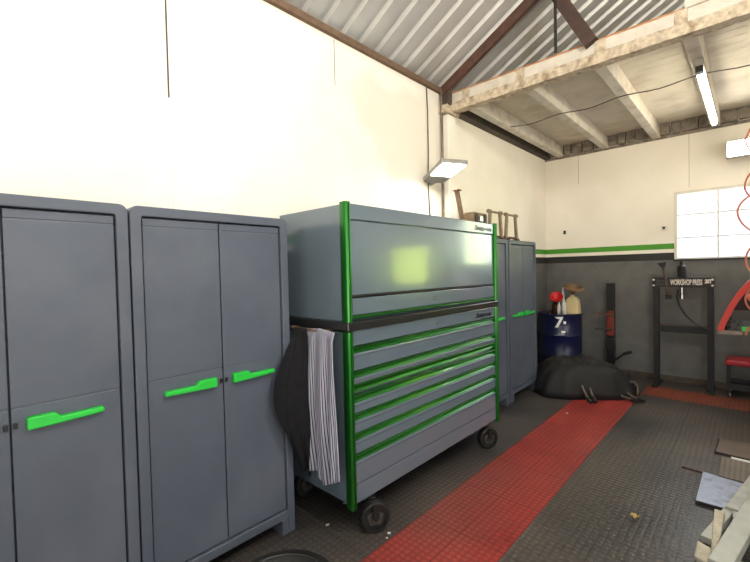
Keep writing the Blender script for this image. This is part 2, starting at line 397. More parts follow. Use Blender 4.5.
struct(MB().box(XL, XL+.035, YB, 3.62, EAVE-.045, EAVE+.005).build('trim_1', M['brown']))
# rust brown rafters under the sheets, one of them over the beam
for (yy, nm) in ((3.60, 'rafter'), (-.4, 'rafter')):
    b = MB(); a = V((XL+.02, yy, EAVE-.035)); c = V((XRIDGE, yy, EAVE-.035+SL*(XRIDGE-XL)))
    b.bar(a, c, .05, .09); struct(b.build(nm, M['rust'], bevel=.004))
struct(MB().bar((-1.285, 3.635, 3.955), (-.955, 3.635, 3.32), .10, .06, (0, 1, 0)).build('roof_brace', M['darkrust']))
struct(MB().cyl((-1.22, 3.60, 3.335), (-1.22, 3.60, 3.99), .012).build('tie_rod', M['darkmetal']))
# mezzanine: beam, joists, boards
struct(MB().box(XL, 3.2, 3.665, 3.74, 3.236, 3.335).build('beam_plank', M['whitewood'], bevel=.004))
struct(MB().box(-.36, 3.2, 3.655, 3.745, 3.336, 3.46).build('beam_plank', M['whitewood'], bevel=.004))
struct(MB().box(XL+.10, -.37, 3.665, 3.735, 3.335, 3.347).build('trim_2', M['orange']))
b = MB()
def rough_beam(u, v):
    # cross-section loop v around, u along
    x = XL+.02+u*(3.2-XL-.02); a = v*4; 
    pts = [(3.645, 3.15), (3.645, 3.235), (3.745, 3.235), (3.745, 3.15), (3.645, 3.15)]
    i = min(int(a), 3); f = a-i; y = pts[i][0]*(1-f)+pts[i+1][0]*f; z = pts[i][1]*(1-f)+pts[i+1][1]*f
    q = V((x*7, y*7, z*7)); k = noise.noise(q); k2 = noise.noise(q*2.7)
    return (x, y+.004*k+.004*k2, z+.006*noise.noise(q+V((5, 5, 5)))+.003*k2)
b.grid(rough_beam, 180, 16); struct(b.build('beam', M['rough'], smooth=True))
for x in (-2.12, -.905, -1.56, -.385):
    struct(MB().box(x-.035, x+.045, 3.658, 3.664, 3.236, 3.337).build('beam_strap', M['rough'], bevel=.004))
for i in range(10):
    x = -2.14+i*.60; struct(MB().box(x-.045, x+.045, 3.746, 6.5, 3.185, 3.345).build('joist', M['whitewood'], bevel=.006))
b = MB()
for i in range(21):
    y = 3.74+i*.135; b.box(XL, 3.2, y, min(y+.1335, YF), 3.345, 3.37)
struct(b.build('ceiling_boards', M['boards'], bevel=.002))
struct(MB().box(XL, XL+.085, 3.78, 6.48, 3.19, 3.345).build('wall_plate', M['darkwood']))
b = MB(); x = XL+.05
while x < 3.2:
    w = random.uniform(.10, .22); b.box(x, x+w-.012, 6.5-random.uniform(.05, .075), 6.5, 3.20+random.uniform(0, .01), 3.345); x += w
struct(b.build('trim_3', M['brick'], bevel=.008))
struct(MB().box(XL, 3.2, 6.485, 6.5, 3.165, 3.20).build('trim_4', M['brick']))
# pier carrying the beam
struct(MB().box(XL, -2.30, 3.62, 3.77, 0, 3.13).build('pier', M['wall_left'], bevel=.008))
struct(MB().box(XL, -2.27, 3.56, 3.80, 3.13, 3.21).build('pier_cap', M['rough'], bevel=.008))
struct(MB().box(XL, -2.27, 3.60, 3.66, 3.215, 3.36).build('pier_cap', M['darkwood'], bevel=.006))
tag(MB().tube([(-2.345, 3.57, 3.34), (-2.345, 3.57, 2.6), (-2.345, 3.57, 1.9)], .014).build('conduit_pipe', M['steel'], smooth=True, origin=(-2.345, 3.57, 1.9)), 'thin brown-grey pipe running down the wall beside the white pier', 'pipe')
tag(MB().tube([(-2.372, 3.35, 3.34), (-2.37, 3.36, 3.1), (-2.37, 3.36, 2.7), (-2.37, 3.345, 2.4), (-2.37, 3.38, 1.9), (-2.37, 3.41, 1.4)], .006).build('cable', M['cable'], smooth=True, origin=(-2.37, 3.41, 1.4)), 'thin grey cable hanging down the cream wall left of the pier', 'cable')
# wall seams: raised vertical joint strips on the left wall
struct(MB().box(XL, XL+.006, .905, 1.00, 0, EAVE-.05).build('trim_5', M['wall_left'], bevel=.003))
struct(MB().box(XL, XL+.007, .898, .9055, 2.52, EAVE-.05).build('trim_6', M['cable']))
struct(MB().box(XL, XL+.0015, 2.142, 2.147, 2.98, 3.33).build('trim_7', M['cable']))
struct(MB().box(-1.90, -1.897, YF-.0015, YF, 2.75, 3.17).build('trim_8', M['cable']))
struct(MB().box(-.60, -.597, YF-.0015, YF, 2.5, 3.17).build('trim_9', M['cable']))
# windows in the far wall
def window(name, W, cols, rows, pane_mat, lit):
    x0, x1, z0, z1 = W
    r = bpy.data.objects.new(name, None); C.objects.link(r); r.location = ((x0+x1)/2, YF, z0); struct(r)
    b = MB(); t = .03
    b.box(x0, x0+t, YF-.02, YF+.05, z0, z1); b.box(x1-t, x1, YF-.02, YF+.05, z0, z1)
    b.box(x0+t, x1-t, YF-.02, YF+.05, z1-t, z1); b.box(x0+t, x1-t, YF-.02, YF+.05, z0, z0+.018)
    for c in cols: b.box(c-.008, c+.008, YF+.0, YF+.03, z0+.018, z1-t)
    for c in rows: b.box(x0+t, x1-t, YF+.004, YF+.026, c-.006, c+.006)
    b.build('window_frame', M['frame'], r)
    MB().box(x0+t, x1-t, YF+.014, YF+.018, z0+.018, z1-t).build('window_pane', pane_mat, r)
    MB().box(x0-.01, x1+.01, YF-.03, YF, z0-.022, z0).build('window_sill', M['darkmetal'], r)
window('window_1', W1, (-.318, .116), (1.863, 2.156), M['glass'], 1)
window('window_2', W2, (), (), M['glass'], 1)
struct(MB().box(3.0, 10.5, 12.0, 12.3, -.14, 3.2).build('lime_reflection_slab', M['lime']))  # unseen lime slab added outside for the yellow-green reflection in the top chest
# red studded walkway (flush painted/laid tiles)
tag(MB().box(-1.512, -.975, -1.5, 5.62, 0, .005).build('floor_mat', M['red'], origin=(-1.24, 2, 0)), 'long red studded rubber walkway running past the tool chest', 'floor mat')
tag(MB().box(-.970, 2.6, 5.62, 6.05, 0, .005).build('floor_mat', M['reddusty'], origin=(.8, 5.8, 0)), 'dusty red studded rubber strip along the foot of the far wall', 'floor mat')
struct(MB().box(XL, XR, 6.47, 6.5, 0, .07).build('baseboard_far', M['darkwood']))

# ------------------------------------------------------------------ plastic cabinets
def make_cabinet(w, name, label, group):
    h = 1.845; t = .046; d = .36
    root = thing(name, label, 'cabinet', (0, 0, 0), group)
    def loop(off, rad):
        p = [(off, 0)]
        for k in range(7):
            a = PI-k*PI/12; p.append((off+rad+rad*math.cos(a), h-off-rad+rad*math.sin(a)))
        for k in range(7):
            a = PI/2-k*PI/12; p.append((w-off-rad+rad*math.cos(a), h-off-rad+rad*math.sin(a)))
        p.append((w-off, 0)); return p
    O, I = loop(0, .035), loop(t, .012)
    b = MB(); n = len(O); rows = []
    for x in (0, -d):
        rows.append(([b.bm.verts.new((x, y, z)) for y, z in O], [b.bm.verts.new((x, y, z)) for y, z in I]))
    (of, inf), (ob, ib) = rows
    for k in range(n-1):
        for q in ((of[k], of[k+1], inf[k+1], inf[k]), (ob[k], ib[k], ib[k+1], ob[k+1]), (of[k], ob[k], ob[k+1], of[k+1]), (inf[k], inf[k+1], ib[k+1], ib[k])): b.bm.faces.new(q)
    for k in (0, n-1): b.bm.faces.new((of[k], inf[k], ib[k], ob[k]))
    b.box(-d, -.001, t, w-t, .088, .137)
    b.box(-d, -d+.01, t, w-t, .1, h-t)
    b.box(-d+.02, -.045, t, w-t, .137, h-t)
    for y0, y1 in ((t, t+.04), (w-t-.04, w-t)): b.prism([(-.001, y0, 0), (-.001, y1, 0), (-.001, y1, .088), (-.001, y0, .088)], (-d+.002, 0, 0))
    b.build('shell', M['plastic'], root, bevel=.008, seg=3)
    for s, (y0, y1) in enumerate(((t+.006, w/2-.003), (w/2+.003, w-t-.006))):
        b = MB(); zs = [.144, 1.045, 1.05, 1.755, 1.758, h-t-.007]
        b.box(-.04, -.014, y0, y1, zs[0], zs[1]); b.box(-.04, -.014, y0, y1, zs[2], zs[3]); b.box(-.04, -.014, y0, y1, zs[4], zs[5])
        b.box(-.04, -.016, y0+.002, y1-.002, zs[0]+.01, zs[5]-.01)
        dr = b.build('door', M['plastic'], root, bevel=.0025)
        # handle: wide grip near the seam tapering to a slim bar
        g = MB(); sg = -1 if s == 0 else 1; e = w/2+sg*.045; f = e+sg*.085; q = e+sg*.245; zc = .985
        prof = [(e, zc+.024), (f, zc+.024), (f+sg*.018, zc+.004), (q, zc+.006), (q+sg*.004, zc-.016), (f, zc-.022), (e, zc-.024)]
        g.prism([(-.014, y, z) for y, z in prof], (.030, 0, 0)); g.build('handle', M['handle'], dr, bevel=.005, seg=2)
        MB().box(-.014, -.004, w/2+sg*.014-.006, w/2+sg*.014+.006, .972, .994).build('latch', M['black_plastic'], dr, bevel=.002)
    return root
grp = 'grey plastic utility cabinets along the left wall'
cabA = make_cabinet(.82, 'storage_cabinet', 'grey two-door plastic cabinet with green handles, nearest and leftmost, cut by the photo edge', grp)
cabB = dup(cabA, (-2.0, .577, 0), 'grey two-door plastic cabinet with green handles, between the leftmost cabinet and the tool chest', grp)
cabC = dup(cabA, (-2.0, 3.50, 0), 'grey plastic cabinet mostly hidden behind the right end of the tool chest', grp)
cabA.location = (-2.0, -.250, 0)
cabD = make_cabinet(.762, 'storage_cabinet', 'grey two-door plastic cabinet furthest from camera, next to the far corner with the blue drum', grp)
cabD.location = (-2.0, 4.35, 0)

# ------------------------------------------------------------------ tool chest: rolling cabinet + top chest
Y0, Y1, XF, XBk = 1.545, 3.352, -1.66, -2.32
rc = thing('roller_cabinet', 'wide grey rolling tool cabinet with green drawer trims on black casters', 'tool cabinet', (-1.99, 2.44, 0))
MB().box(XBk, XF-.035, Y0+.015, Y1-.015, .19, 1.186).build('body', M['paint'], rc, bevel=.006)
def post(parent, ya, sgn, z0, z1):
    b = MB(); P = [(-.045, 0), (-.012, -.006), (.006, -.004), (.012, .006), (.011, .014), (.004, .017), (.004, .020), (.011, .023), (.009, .033), (.0, .038), (-.045, .038)]
    b.prism([(XF+x, ya+sgn*y, z0) for x, y in P], (0, 0, z1-z0)); return b.build('corner_post', M['green'], parent, bevel=.003)
post(rc, Y0, 1, .175, 1.188); post(rc, Y1, -1, .175, 1.188)
MB().box(XBk-.005, XF+.012, Y0-.008, Y1+.008, 1.194, 1.243).build('worktop_band', M['band'], rc, bevel=.006)
def drawer(parent, z0, z1, rail=None, lip=True, y0=Y0+.041, y1=Y1-.041):
    b = MB()
    if lip:
        P = [(XF-.04, z0), (XF-.006, z0), (XF-.006, z1-.022), (XF-.002, z1-.012), (XF-.003, z1-.004), (XF-.010, z1), (XF-.04, z1)]
    else: P = [(XF-.04, z0), (XF-.006, z0), (XF-.006, z1), (XF-.04, z1)]
    b.prism([(x, y0, z) for x, z in P], (0, y1-y0, 0)); d = b.build('drawer', M['paint'], parent, bevel=.003, seg=3)
    if rail:
        a, c = rail; h = c-a
        P = [(XF-.04, a), (XF-.008, a), (XF-.016, a+h*.25), (XF-.019, a+h*.45), (XF-.014, a+h*.68), (XF-.001, a+h*.82), (XF+.003, c-.004), (XF-.002, c), (XF-.04, c)]
        MB().prism([(x, y0, z) for x, z in P], (0, y1-y0, 0)).build('drawer_pull', M['green'], d, bevel=.002)
    return d
d0 = drawer(rc, 1.105, 1.190, lip=False)
drawer(rc, .962, 1.060, (1.061, 1.098))
d2 = drawer(rc, .884, .918, (.919, .957))
MB().prism([(x, Y0+.041, z) for x, z in ((XF-.04, .838), (XF-.008, .838), (XF-.016, .848), (XF-.018, .856), (XF-.012, .868), (XF-.001, .874), (XF+.002, .878), (XF-.002, .882), (XF-.04, .882))], (0, Y1-Y0-.082, 0)).build('drawer_pull', M['green'], d2, bevel=.002)
drawer(rc, .716, .775, (.776, .818))
drawer(rc, .602, .672, (.673, .713))
drawer(rc, .483, .559, (.560, .600))
drawer(rc, .305, .437, (.438, .479))
MB().box(XBk, XF-.006, Y0+.041, Y1-.041, .195, .300).build('base_panel', M['paint'], rc, bevel=.004)
text_mesh('badge', 'Snap-on', M['text'], d0, .05, (XF-.0055, 2.985, 1.128), (PI/2, 0, PI/2), .27, .25, .002)
MB().cyl((XF-.008, 2.419, 1.150), (XF+.004, 2.419, 1.150), .011).build('lock', M['chrome'], d0)
b = MB().tube([(-2.13, Y0+.015, 1.185), (-2.13, Y0-.04, 1.185), (-2.12, Y0-.05, 1.185), (-1.83, Y0-.05, 1.185), (-1.82, Y0-.04, 1.185), (-1.82, Y0+.015, 1.185)], .012)
hb = b.build('side_handle', M['brown'], rc, smooth=True); hb['label'] = 'brown side push rail'
def caster(x, y, ang):
    r = .088; root_mb = MB(); ca, sa = math.cos(ang), math.sin(ang); ax = V((ca, sa, 0)); c = V((x, y, r))
    off = V((-sa, ca, 0))*.02
    root_mb.lathe([(r-.02, -.03), (r-.006, -.03), (r, -.024), (r, .024), (r-.006, .03), (r-.02, .03), (r-.022, .018), (.03, .018), (.028, .03), (.012, .034)], c, 26, ax)
    w = root_mb.build('caster', M['tyre'], rc, smooth=True)
    f = MB()
    for s in (-1, 1): f.bar(c+ax*(.038*s)+off*0, V((x, y, .180))+ax*(.038*s), .012, .04, up=ax.cross(V((0, 0, 1))))
    f.box(x-.085, min(x+.055, XF-.012), y-.05, y+.05, .180, .194); f.cyl(c-ax*.045, c+ax*.045, .012)
    f.build('caster_fork', M['darkmetal'], w, bevel=.003)
    MB().lathe([(.050, .018), (.052, .024), (.030, .026), (.026, .036), (.012, .040)], c, 5, ax).build('hub', M['cable'], w)
caster(-1.635, 1.70, -.55); caster(-1.66, 3.14, -.45); caster(-2.25, 1.665, 0); caster(-2.25, 3.19, 0)

tc_ = thing('top_chest', 'grey gloss tool chest with lift-up front and green corner posts, standing on the rolling cabinet', 'tool chest', (-1.99, 2.44, 1.243))
MB().box(XBk, XF-.030, Y0+.015, Y1-.030, 1.243, 1.915).build('body', M['paint'], tc_, bevel=.008)
post(tc_, Y0, 1, 1.243, 1.922); post(tc_, Y1, -1, 1.243, 1.922)
hd = MB().box(XF-.035, XF-.004, Y0+.041, Y1-.041, 1.826, 1.915).build('header', M['paint'], tc_, bevel=.004)
dd = MB().box(XF-.035, XF-.010, Y0+.041, Y1-.041, 1.384, 1.820).build('flip_up_front', M['paint'], tc_, bevel=.004)
MB().prism([(XF-.012, Y0+.045, 1.398), (XF-.003, Y0+.045, 1.390), (XF-.003, Y0+.045, 1.384), (XF-.012, Y0+.045, 1.378)], (0, Y1-Y0-.09, 0)).build('pull_lip', M['darkmetal'], dd)
lp = MB().box(XF-.035, XF-.008, Y0+.041, Y1-.041, 1.280, 1.376).build('front_panel', M['paint'], tc_, bevel=.003)
MB().prism([(XF-.03, Y0+.041, 1.256), (XF-.004, Y0+.041, 1.256), (XF+.004, Y0+.041, 1.266), (XF-.008, Y0+.041, 1.277), (XF-.03, Y0+.041, 1.277)], (0, Y1-Y0-.082, 0)).build('trim_strip', M['green'], tc_, bevel=.002)
text_mesh('badge', 'Snap-on', M['text'], hd, .058, (XF-.0035, 2.985, 1.848), (PI/2, 0, PI/2), .29, .25, .002)
MB().cyl((XF-.01, 2.395, 1.328), (XF+.004, 2.395, 1.328), .012).cyl((XF, 2.395, 1.328), (XF+.008, 2.395, 1.328), .004).build('lock', M['chrome'], lp)

# ------------------------------------------------------------------ cloths on the side rail
def sheet(name, fn, m, nu, nv, origin, label, cat, th=.006, sub=0):
    b = MB(); b.grid(fn, nu, nv, 'UVMap'); o = b.build(name, m, smooth='all', origin=origin, recalc=False)
    s = o.modifiers.new('thick', 'SOLIDIFY'); s.thickness = th; s.offset = 0
    return tag(o, label, cat)
def towel(u, v):
    x = -1.965+u*(.25+.045*v)+.012*v
    ln = .80+.10*math.exp(-((u-.55)/.22)**2)+.02*math.sin(u*9)
    top = 1.205-.015*abs(u-.5)*2
    y = Y0-.067-.02*v+.012*math.sin(u*17+v*2.5)*min(1, v*3+.2)+.010*math.sin(u*31+1+v*4)*v-.020*math.sin(v*PI)*math.sin(u*PI)
    if v < .06: y = Y0-.05-.017*math.sin(v/.06*PI/2)
    return (x, y, top-ln*v)
sheet('towel', towel, M['towel'], 70, 50, (-1.83, Y0-.06, .3), 'white and grey striped towel hanging on the tool cabinet side rail', 'towel')
def bcloth(u, v):
    # gathered at the rail, swelling out past the cabinet edge, ends in a point
    a = (u-.5)*2
    lx = (-2.03, -1.985, -1.955, -1.94, -1.935, -1.94, -1.95); rx = (-1.945, -1.925, -1.905, -1.89, -1.88, -1.885, -1.90)
    by = (.02, .12, .20, .225, .20, .125, .05)
    def pick(t, w):
        f = min(v, .9999)*(len(t)-1); i = int(f); f -= i; n_ = len(t)-1
        a0, a1, a2, a3 = t[max(i-1, 0)], t[i], t[i+1], t[min(i+2, n_)]
        return .5*(2*a1+(a2-a0)*f+(2*a0-5*a1+4*a2-a3)*f*f+(3*a1-a0-3*a2+a3)*f**3)
    x = pick(lx, 0)+(pick(rx, 0)-pick(lx, 0))*u
    bul = pick(by, 0)
    y = Y0-.068-bul*(1-u)**.8-.010*math.sin(u*16+v*3)*min(1, v*3)-.008*math.sin(u*29+v*5)*v
    z = 1.20-(.76+.10*math.sin(u*PI)+.03*math.sin(u*11))*v
    return (x, y, z)
sheet('black_cloth', bcloth, M['blackcloth'], 50, 40, (-1.96, Y0-.1, .35), 'black cloth bunched over the tool cabinet side rail, left of the striped towel', 'cloth', .008)

# ------------------------------------------------------------------ on top of the far cabinets
ZT = 1.846
tag(MB().bar((-2.12, 3.62, ZT+.004), (-2.10, 3.435, 2.29), .022, .045, (1, 0, 0)).box(-2.125, -2.07, 3.395, 3.475, 2.285, 2.30).build('wooden_post', M['brown'], bevel=.004, origin=(-2.12, 3.6, ZT)), 'brown wooden post leaning upright behind the tool chest, below the wall lamp', 'post')
bx = thing('wooden_box', 'small brown box with dark ends on the cabinet top behind the tool chest', 'box', (-2.12, 3.9, ZT))
MB().box(-2.22, -2.10, 3.76, 4.03, ZT, 2.115).build('box_body', M['crate'], bx, bevel=.006)
for y0, y1 in ((3.775, 3.83), (3.95, 4.015)): MB().box(-2.10, -2.088, y0, y1, 1.95, 2.10).build('end_plate', M['darkmetal'], bx, bevel=.004)
MB().box(-2.10, -2.085, 3.86, 3.93, 2.02, 2.08).build('clasp', M['chrome'], bx, bevel=.004)
def clamp(ya, yb, label):
    r = thing('spring_clamp', label, 'clamp', (-2.15, (ya+yb)/2, ZT), 'rusty clamp frames on the cabinet top')
    for (yt, yo) in ((ya+.03, ya-.01), (yb-.03, yb+.01)):
        MB().prism([(-2.165, yo-.022, ZT+.03), (-2.165, yo+.022, ZT+.03), (-2.165, yt+.016, 2.185), (-2.165, yt-.016, 2.185)], (.03, 0, 0)).build('side_arm', M['gunmetal'], r, bevel=.004)
    MB().cyl((-2.15, ya-.02, 2.165), (-2.15, yb+.02, 2.165), .013, 12).cyl((-2.15, ya-.015, 2.165), (-2.15, ya+.008, 2.165), .024, 8).cyl((-2.15, yb-.008, 2.165), (-2.15, yb+.015, 2.165), .024, 8).build('top_bolt', M['gunmetal'], r)
    MB().cyl((-2.15, ya-.05, ZT+.045), (-2.15, yb+.05, ZT+.045), .014, 12).build('bottom_bolt', M['rust'], r)
    for y0 in (ya-.02, yb-.03): MB().box(-2.19, -2.11, y0, y0+.05, ZT, ZT+.032).build('foot', M['rust'], r, bevel=.004)
clamp(4.18, 4.47, 'rusty two-armed clamp frame beside the brown box on the cabinet top')
clamp(4.60, 4.88, 'rusty two-armed clamp frame nearest the far corner on the cabinet top')

# ------------------------------------------------------------------ lamps
fl = thing('floodlight', 'lit grey floodlight sticking out from the left wall by the pier', 'lamp', (-2.36, 3.40, 2.40))
A = V((-2.345, 3.385, 2.395)); B = V((-1.955, 3.185, 2.475)); dr_ = (B-A).normalized(); sd = dr_.cross(V((0, 0, 1))).normalized(); up = sd.cross(dr_)
def lamp_pt(t, s, h): return A+(B-A)*t+sd*s+up*h
def slab(mb, t0, t1, w0, w1, h0, h1):
    P = [lamp_pt(t0, -w0, h0), lamp_pt(t1, -w1, h0), lamp_pt(t1, w1, h0), lamp_pt(t0, w0, h0)]; mb.prism(P, up*(h1-h0)); return mb
slab(MB(), .02, 1, .11, .135, .004, .045).build('housing', M['fixture'], fl, bevel=.008)
b = MB()
for k in range(7): slab(b, .06+k*.055, .08+k*.055, .10, .11, -.012, .004)
b.build('cooling_fins', M['fixture'], fl)
slab(MB(), .40, .965, .112, .118, -.004, .003).build('lens', M['glow'], fl)
MB().cyl((-2.38, 3.40, 2.40), A+dr_*.03, .025).build('bracket', M['fixture'], fl)
f2 = thing('floodlight', 'lit rectangular floodlight on the far wall above the window', 'lamp', (-.06, 6.5, 2.84))
MB().box(-.24, .14, 6.30, 6.35, 2.745, 2.945).build('housing', M['fixture'], f2, bevel=.01)
MB().box(-.225, .125, 6.294, 6.301, 2.76, 2.93).build('lens', M['glow'], f2)
MB().box(-.1, 0, 6.35, 6.5, 2.82, 2.86).build('bracket', M['fixture'], f2)
tl = thing('fluorescent_light', 'lit fluorescent tube light under a ceiling joist', 'lamp', (-.32, 5.06, 3.185))
MB().box(-.35, -.29, 4.17, 5.97, 3.105, 3.162).box(-.345, -.295, 4.25, 4.33, 3.162, 3.185).box(-.345, -.295, 5.8, 5.88, 3.162, 3.185).build('batten', M['fixture'], tl, bevel=.004)
MB().cyl((-.32, 4.245, 3.080), (-.32, 5.905, 3.080), .024, 16).build('tube', M['tube'], tl, smooth=True)
for y0, y1 in ((4.18, 4.245), (5.905, 5.96)): MB().box(-.345, -.295, y0, y1, 3.055, 3.105).build('tube_holder', M['darkmetal'], tl, bevel=.004)
pts = []
for i in range(41):
    x = -2.08+i*.09; ph = ((x+2.14) % .6)/.6; pts.append((x, 4.60+.02*math.sin(x*3), 3.178-.028*math.sin(ph*PI)**2))
tag(MB().tube(pts, .0055, 8).build('cable', M['cable'], smooth=True, origin=(0, 4.6, 3.17)), 'dark cable strung across the undersides of the ceiling joists', 'cable')

# small wall fittings
sk = thing('wall_socket', 'small beige socket box on the far wall left of the window', 'socket', (-.85, 6.5, 1.98))
MB().box(-.885, -.825, 6.46, 6.5, 1.975, 2.035).build('box', M['frame'], sk, bevel=.004)
MB().box(-.872, -.845, 6.455, 6.46, 1.990, 2.02).build('plug', M['darkmetal'], sk)
tag(MB().box(-2.115, -2.085, 6.48, 6.5, 2.02, 2.075).build('wall_clip', M['darkmetal'], origin=(-2.1, 6.5, 2.05), bevel=.003), 'tiny dark clip on the far wall above the blue drum', 'clip')

# ------------------------------------------------------------------ blue drum and what stands on it
DX, DY = -2.02, 6.0
dm = thing('oil_drum', 'dark blue steel oil drum in the far corner', 'drum', (DX, DY, 0))
R = .285
MB().lathe([(R-.01, 0), (R+.004, .003), (R+.004, .02), (R-.003, .03), (R-.003, .28), (R+.008, .295), (R-.003, .31), (R-.003, .57), (R+.008, .585), (R-.003, .60), (R-.003, .85), (R+.004, .86), (R+.005, .88), (R-.006, .882), (R-.010, .865), (.001, .865)], (DX, DY, 0), 40).build('barrel', M['drum'], dm, smooth=True)
MB().lathe([(.035, .865), (.035, .885), (.02, .89)], (DX-.12, DY-.1, 0), 14).build('bung', M['darkmetal'], dm)
b = MB()   # white splash-like mark on the side facing the camera
def on_drum(a, z): return (DX+(R+.001)*math.cos(a), DY+(R+.001)*math.sin(a), z)
ac = math.atan2(-DY, -DX)+.02
def patch(poly):
    P = [on_drum(ac+s/R, z) for s, z in poly]; c = V((math.cos(ac), math.sin(ac), 0)); b.prism(P, c*.002)
patch([(-.075, .845), (.035, .850), (.030, .82), (-.03, .818)]); patch([(.0, .83), (.034, .83), (-.03, .70), (-.07, .70)])
patch([(.035, .79), (.075, .785), (.07, .75), (.04, .752)]); patch([(.01, .66), (.06, .655), (.06, .625), (.01, .63)])
mk = b.build('mark', M['white'], dm); mk['label'] = 'white painted mark'
ZD = .866
jc = thing('jerrycan', 'cream plastic container at the right of the drum top', 'container', (-1.845, 5.98, ZD))
MB().prism([(-1.93, 5.92, ZD), (-1.745, 5.92, ZD), (-1.76, 5.92, 1.06), (-1.80, 5.92, 1.11), (-1.88, 5.92, 1.11), (-1.915, 5.92, 1.06)], (0, .13, 0)).build('can_body', M['cream'], jc, bevel=.015, seg=3)
MB().lathe([(.026, 1.11), (.026, 1.135)], (-1.845, 5.985, 0), 16).build('can_neck', M['cream'], jc)
tag(MB().lathe([(.012, 0), (.03, .03), (.085, .085), (.125, .10), (.135, .10), (.128, .115), (.10, .13), (.09, .10), (.03, .05), (.001, .045)], (-1.845, 5.985, 1.137), 26, (.28, -.22, 1)).build('funnel', M['hat'], smooth=True, origin=(-1.845, 5.985, 1.137)), 'brown wide-rimmed funnel resting on the cream container', 'funnel')
def bottle(x, y, h, r, m, name, label):
    o = thing(name, label, 'bottle', (x, y, ZD))
    MB().lathe([(r-.003, 0), (r, .004), (r, h*.72), (r*.55, h*.84), (r*.45, h*.9)], (x, y, ZD), 20).build('bottle_body', m, o, smooth=True)
    MB().lathe([(r*.5, h*.9), (r*.5, h)], (x, y, ZD), 16).build('cap', M['frame'], o)
bottle(-1.915, 5.86, .21, .030, M['bottle'], 'spray_can', 'silver-white can standing right at the drum rim, before the cream container')
bottle(-1.985, 5.87, .17, .024, M['bottle'], 'spray_can', 'thin pale can standing on the drum below the red funnel')
bottle(-2.05, 5.93, .19, .05, M['brownb'], 'oil_bottle', 'squat dark brown bottle on the drum under the red funnel')
bottle(-1.97, 5.99, .37, .024, M['bottle'], 'spray_can', 'tall pale bottle at the back of the drum top')
tag(MB().lathe([(.012, 0), (.015, .02), (.07, .075), (.085, .085), (.088, .10), (.082, .10), (.02, .03), (.001, .025)], (-2.035, 5.92, 1.050), 24, (.25, -.75, .7)).build('funnel', M['redp'], smooth=True, origin=(-2.035, 5.92, 1.05)), 'bright red plastic funnel lying on the bottles on the drum', 'funnel')

# ------------------------------------------------------------------ jack post by the far wall
jp = thing('support_stand', 'tall black steel post with red clamp, against the far wall right of the drum', 'stand', (-1.46, 6.36, 0))
MB().box(-1.505, -1.415, 6.33, 6.42, .02, 1.285).build('column', M['darkmetal'], jp, bevel=.006)
MB().box(-1.66, -1.26, 6.22, 6.46, 0, .03).build('base_plate', M['darkmetal'], jp, bevel=.004)
MB().box(-1.495, -1.410, 6.29, 6.335, .56, .90).box(-1.50, -1.400, 6.28, 6.335, .60, .64).build('clamp_sleeve', M['orangered'], jp, bevel=.008)
MB().bar((-1.40, 6.29, .845), (-1.645, 6.23, .865), .03, .032).build('clamp_arm', M['rust'], jp, bevel=.004)
MB().bar((-1.42, 6.29, .645), (-1.625, 6.23, .655), .03, .028).build('clamp_arm', M['darkmetal'], jp, bevel=.004)
MB().box(-1.51, -1.395, 6.29, 6.34, .36, .52).build('lower_sleeve', M['darkmetal'], jp, bevel=.008)
MB().tube([(-1.43, 6.30, .20), (-1.35, 6.27, .27), (-1.27, 6.25, .345), (-1.19, 6.25, .375)], .013).build('lever', M['darkmetal'], jp, smooth=True)
MB().tube([(-1.28, 6.25, .338), (-1.19, 6.25, .375)], .021).build('lever_grip', M['rubber'], jp)

# ------------------------------------------------------------------ tarpaulin heap with steel frame under it
ux, uy = V((.80, .60, 0)), V((.60, -.80, 0)); TC = V((-1.56, 5.35, 0))
def tarp(u, v):
    ang = u*2*PI; rr = v
    ca, sa = math.cos(ang), math.sin(ang); e = 2/2.8
    p = TC+ux*(math.copysign(abs(ca)**e, ca)*.60*rr)+uy*(math.copysign(abs(sa)**e, sa)*.40*rr)
    t = (p-TC).dot(ux)/.6
    hgt = (.365-.10*max(0, t-.2)/.8-.02*max(0, -t))*(1-rr**6.5)
    ri = noise.noise(V((ang*1.1+3, 0, 1)))
    k = noise.noise(p*4)*.07+abs(noise.noise(p*8))*.05
    fold = .03*math.sin(ang*13+p.x*3)*rr**2*(1 if rr < .999 else .6)
    p = p+(p-TC)*(fold+.06*ri*rr)
    if p.y < 5.14 and p.x < -1.975: p.x = -1.975
    if p.y > 5.68 and p.x < -1.8: p.y = 5.68
    z = max(.006, hgt+k*(1-rr*.7)*1.3*(1-rr**4)+.006)
    return (p.x, p.y, z)
b = MB(); b.grid(tarp, 90, 26); bmesh.ops.remove_doubles(b.bm, verts=b.bm.verts, dist=.0005)
o = b.build('tarpaulin', M['tarp'], smooth='all', origin=(TC.x, TC.y, 0)); sm = o.modifiers.new('thick', 'SOLIDIFY'); sm.thickness = .004
tag(o, 'black tarpaulin heaped on the floor in front of the blue drum', 'tarpaulin')
fr = thing('steel_stand', 'bent steel tube stand with black end caps poking out from under the tarpaulin', 'stand', (-1.1, 5.2, 0))
def leg(pts, label=None):
    l = MB().tube(pts, .015, 12).build('leg', M['steel'], fr, smooth=True)
    a, c = V(pts[-2]), V(pts[-1]); d = (c-a).normalized()
    MB().cyl(c-d*.06, c+d*.01, .021, 14).build('end_cap', M['rubber'], l)
leg([(-1.49, 5.06, .20), (-1.43, 4.97, .13), (-1.36, 4.90, .045), (-1.32, 4.865, .03)])
leg([(-1.41, 5.10, .17), (-1.34, 4.98, .08), (-1.285, 4.905, .03)])
leg([(-1.26, 5.38, .215), (-1.14, 5.34, .12), (-1.01, 5.30, .045), (-.89, 5.26, .03)])
leg([(-1.24, 5.28, .12), (-1.09, 5.24, .04), (-.94, 5.19, .03)])
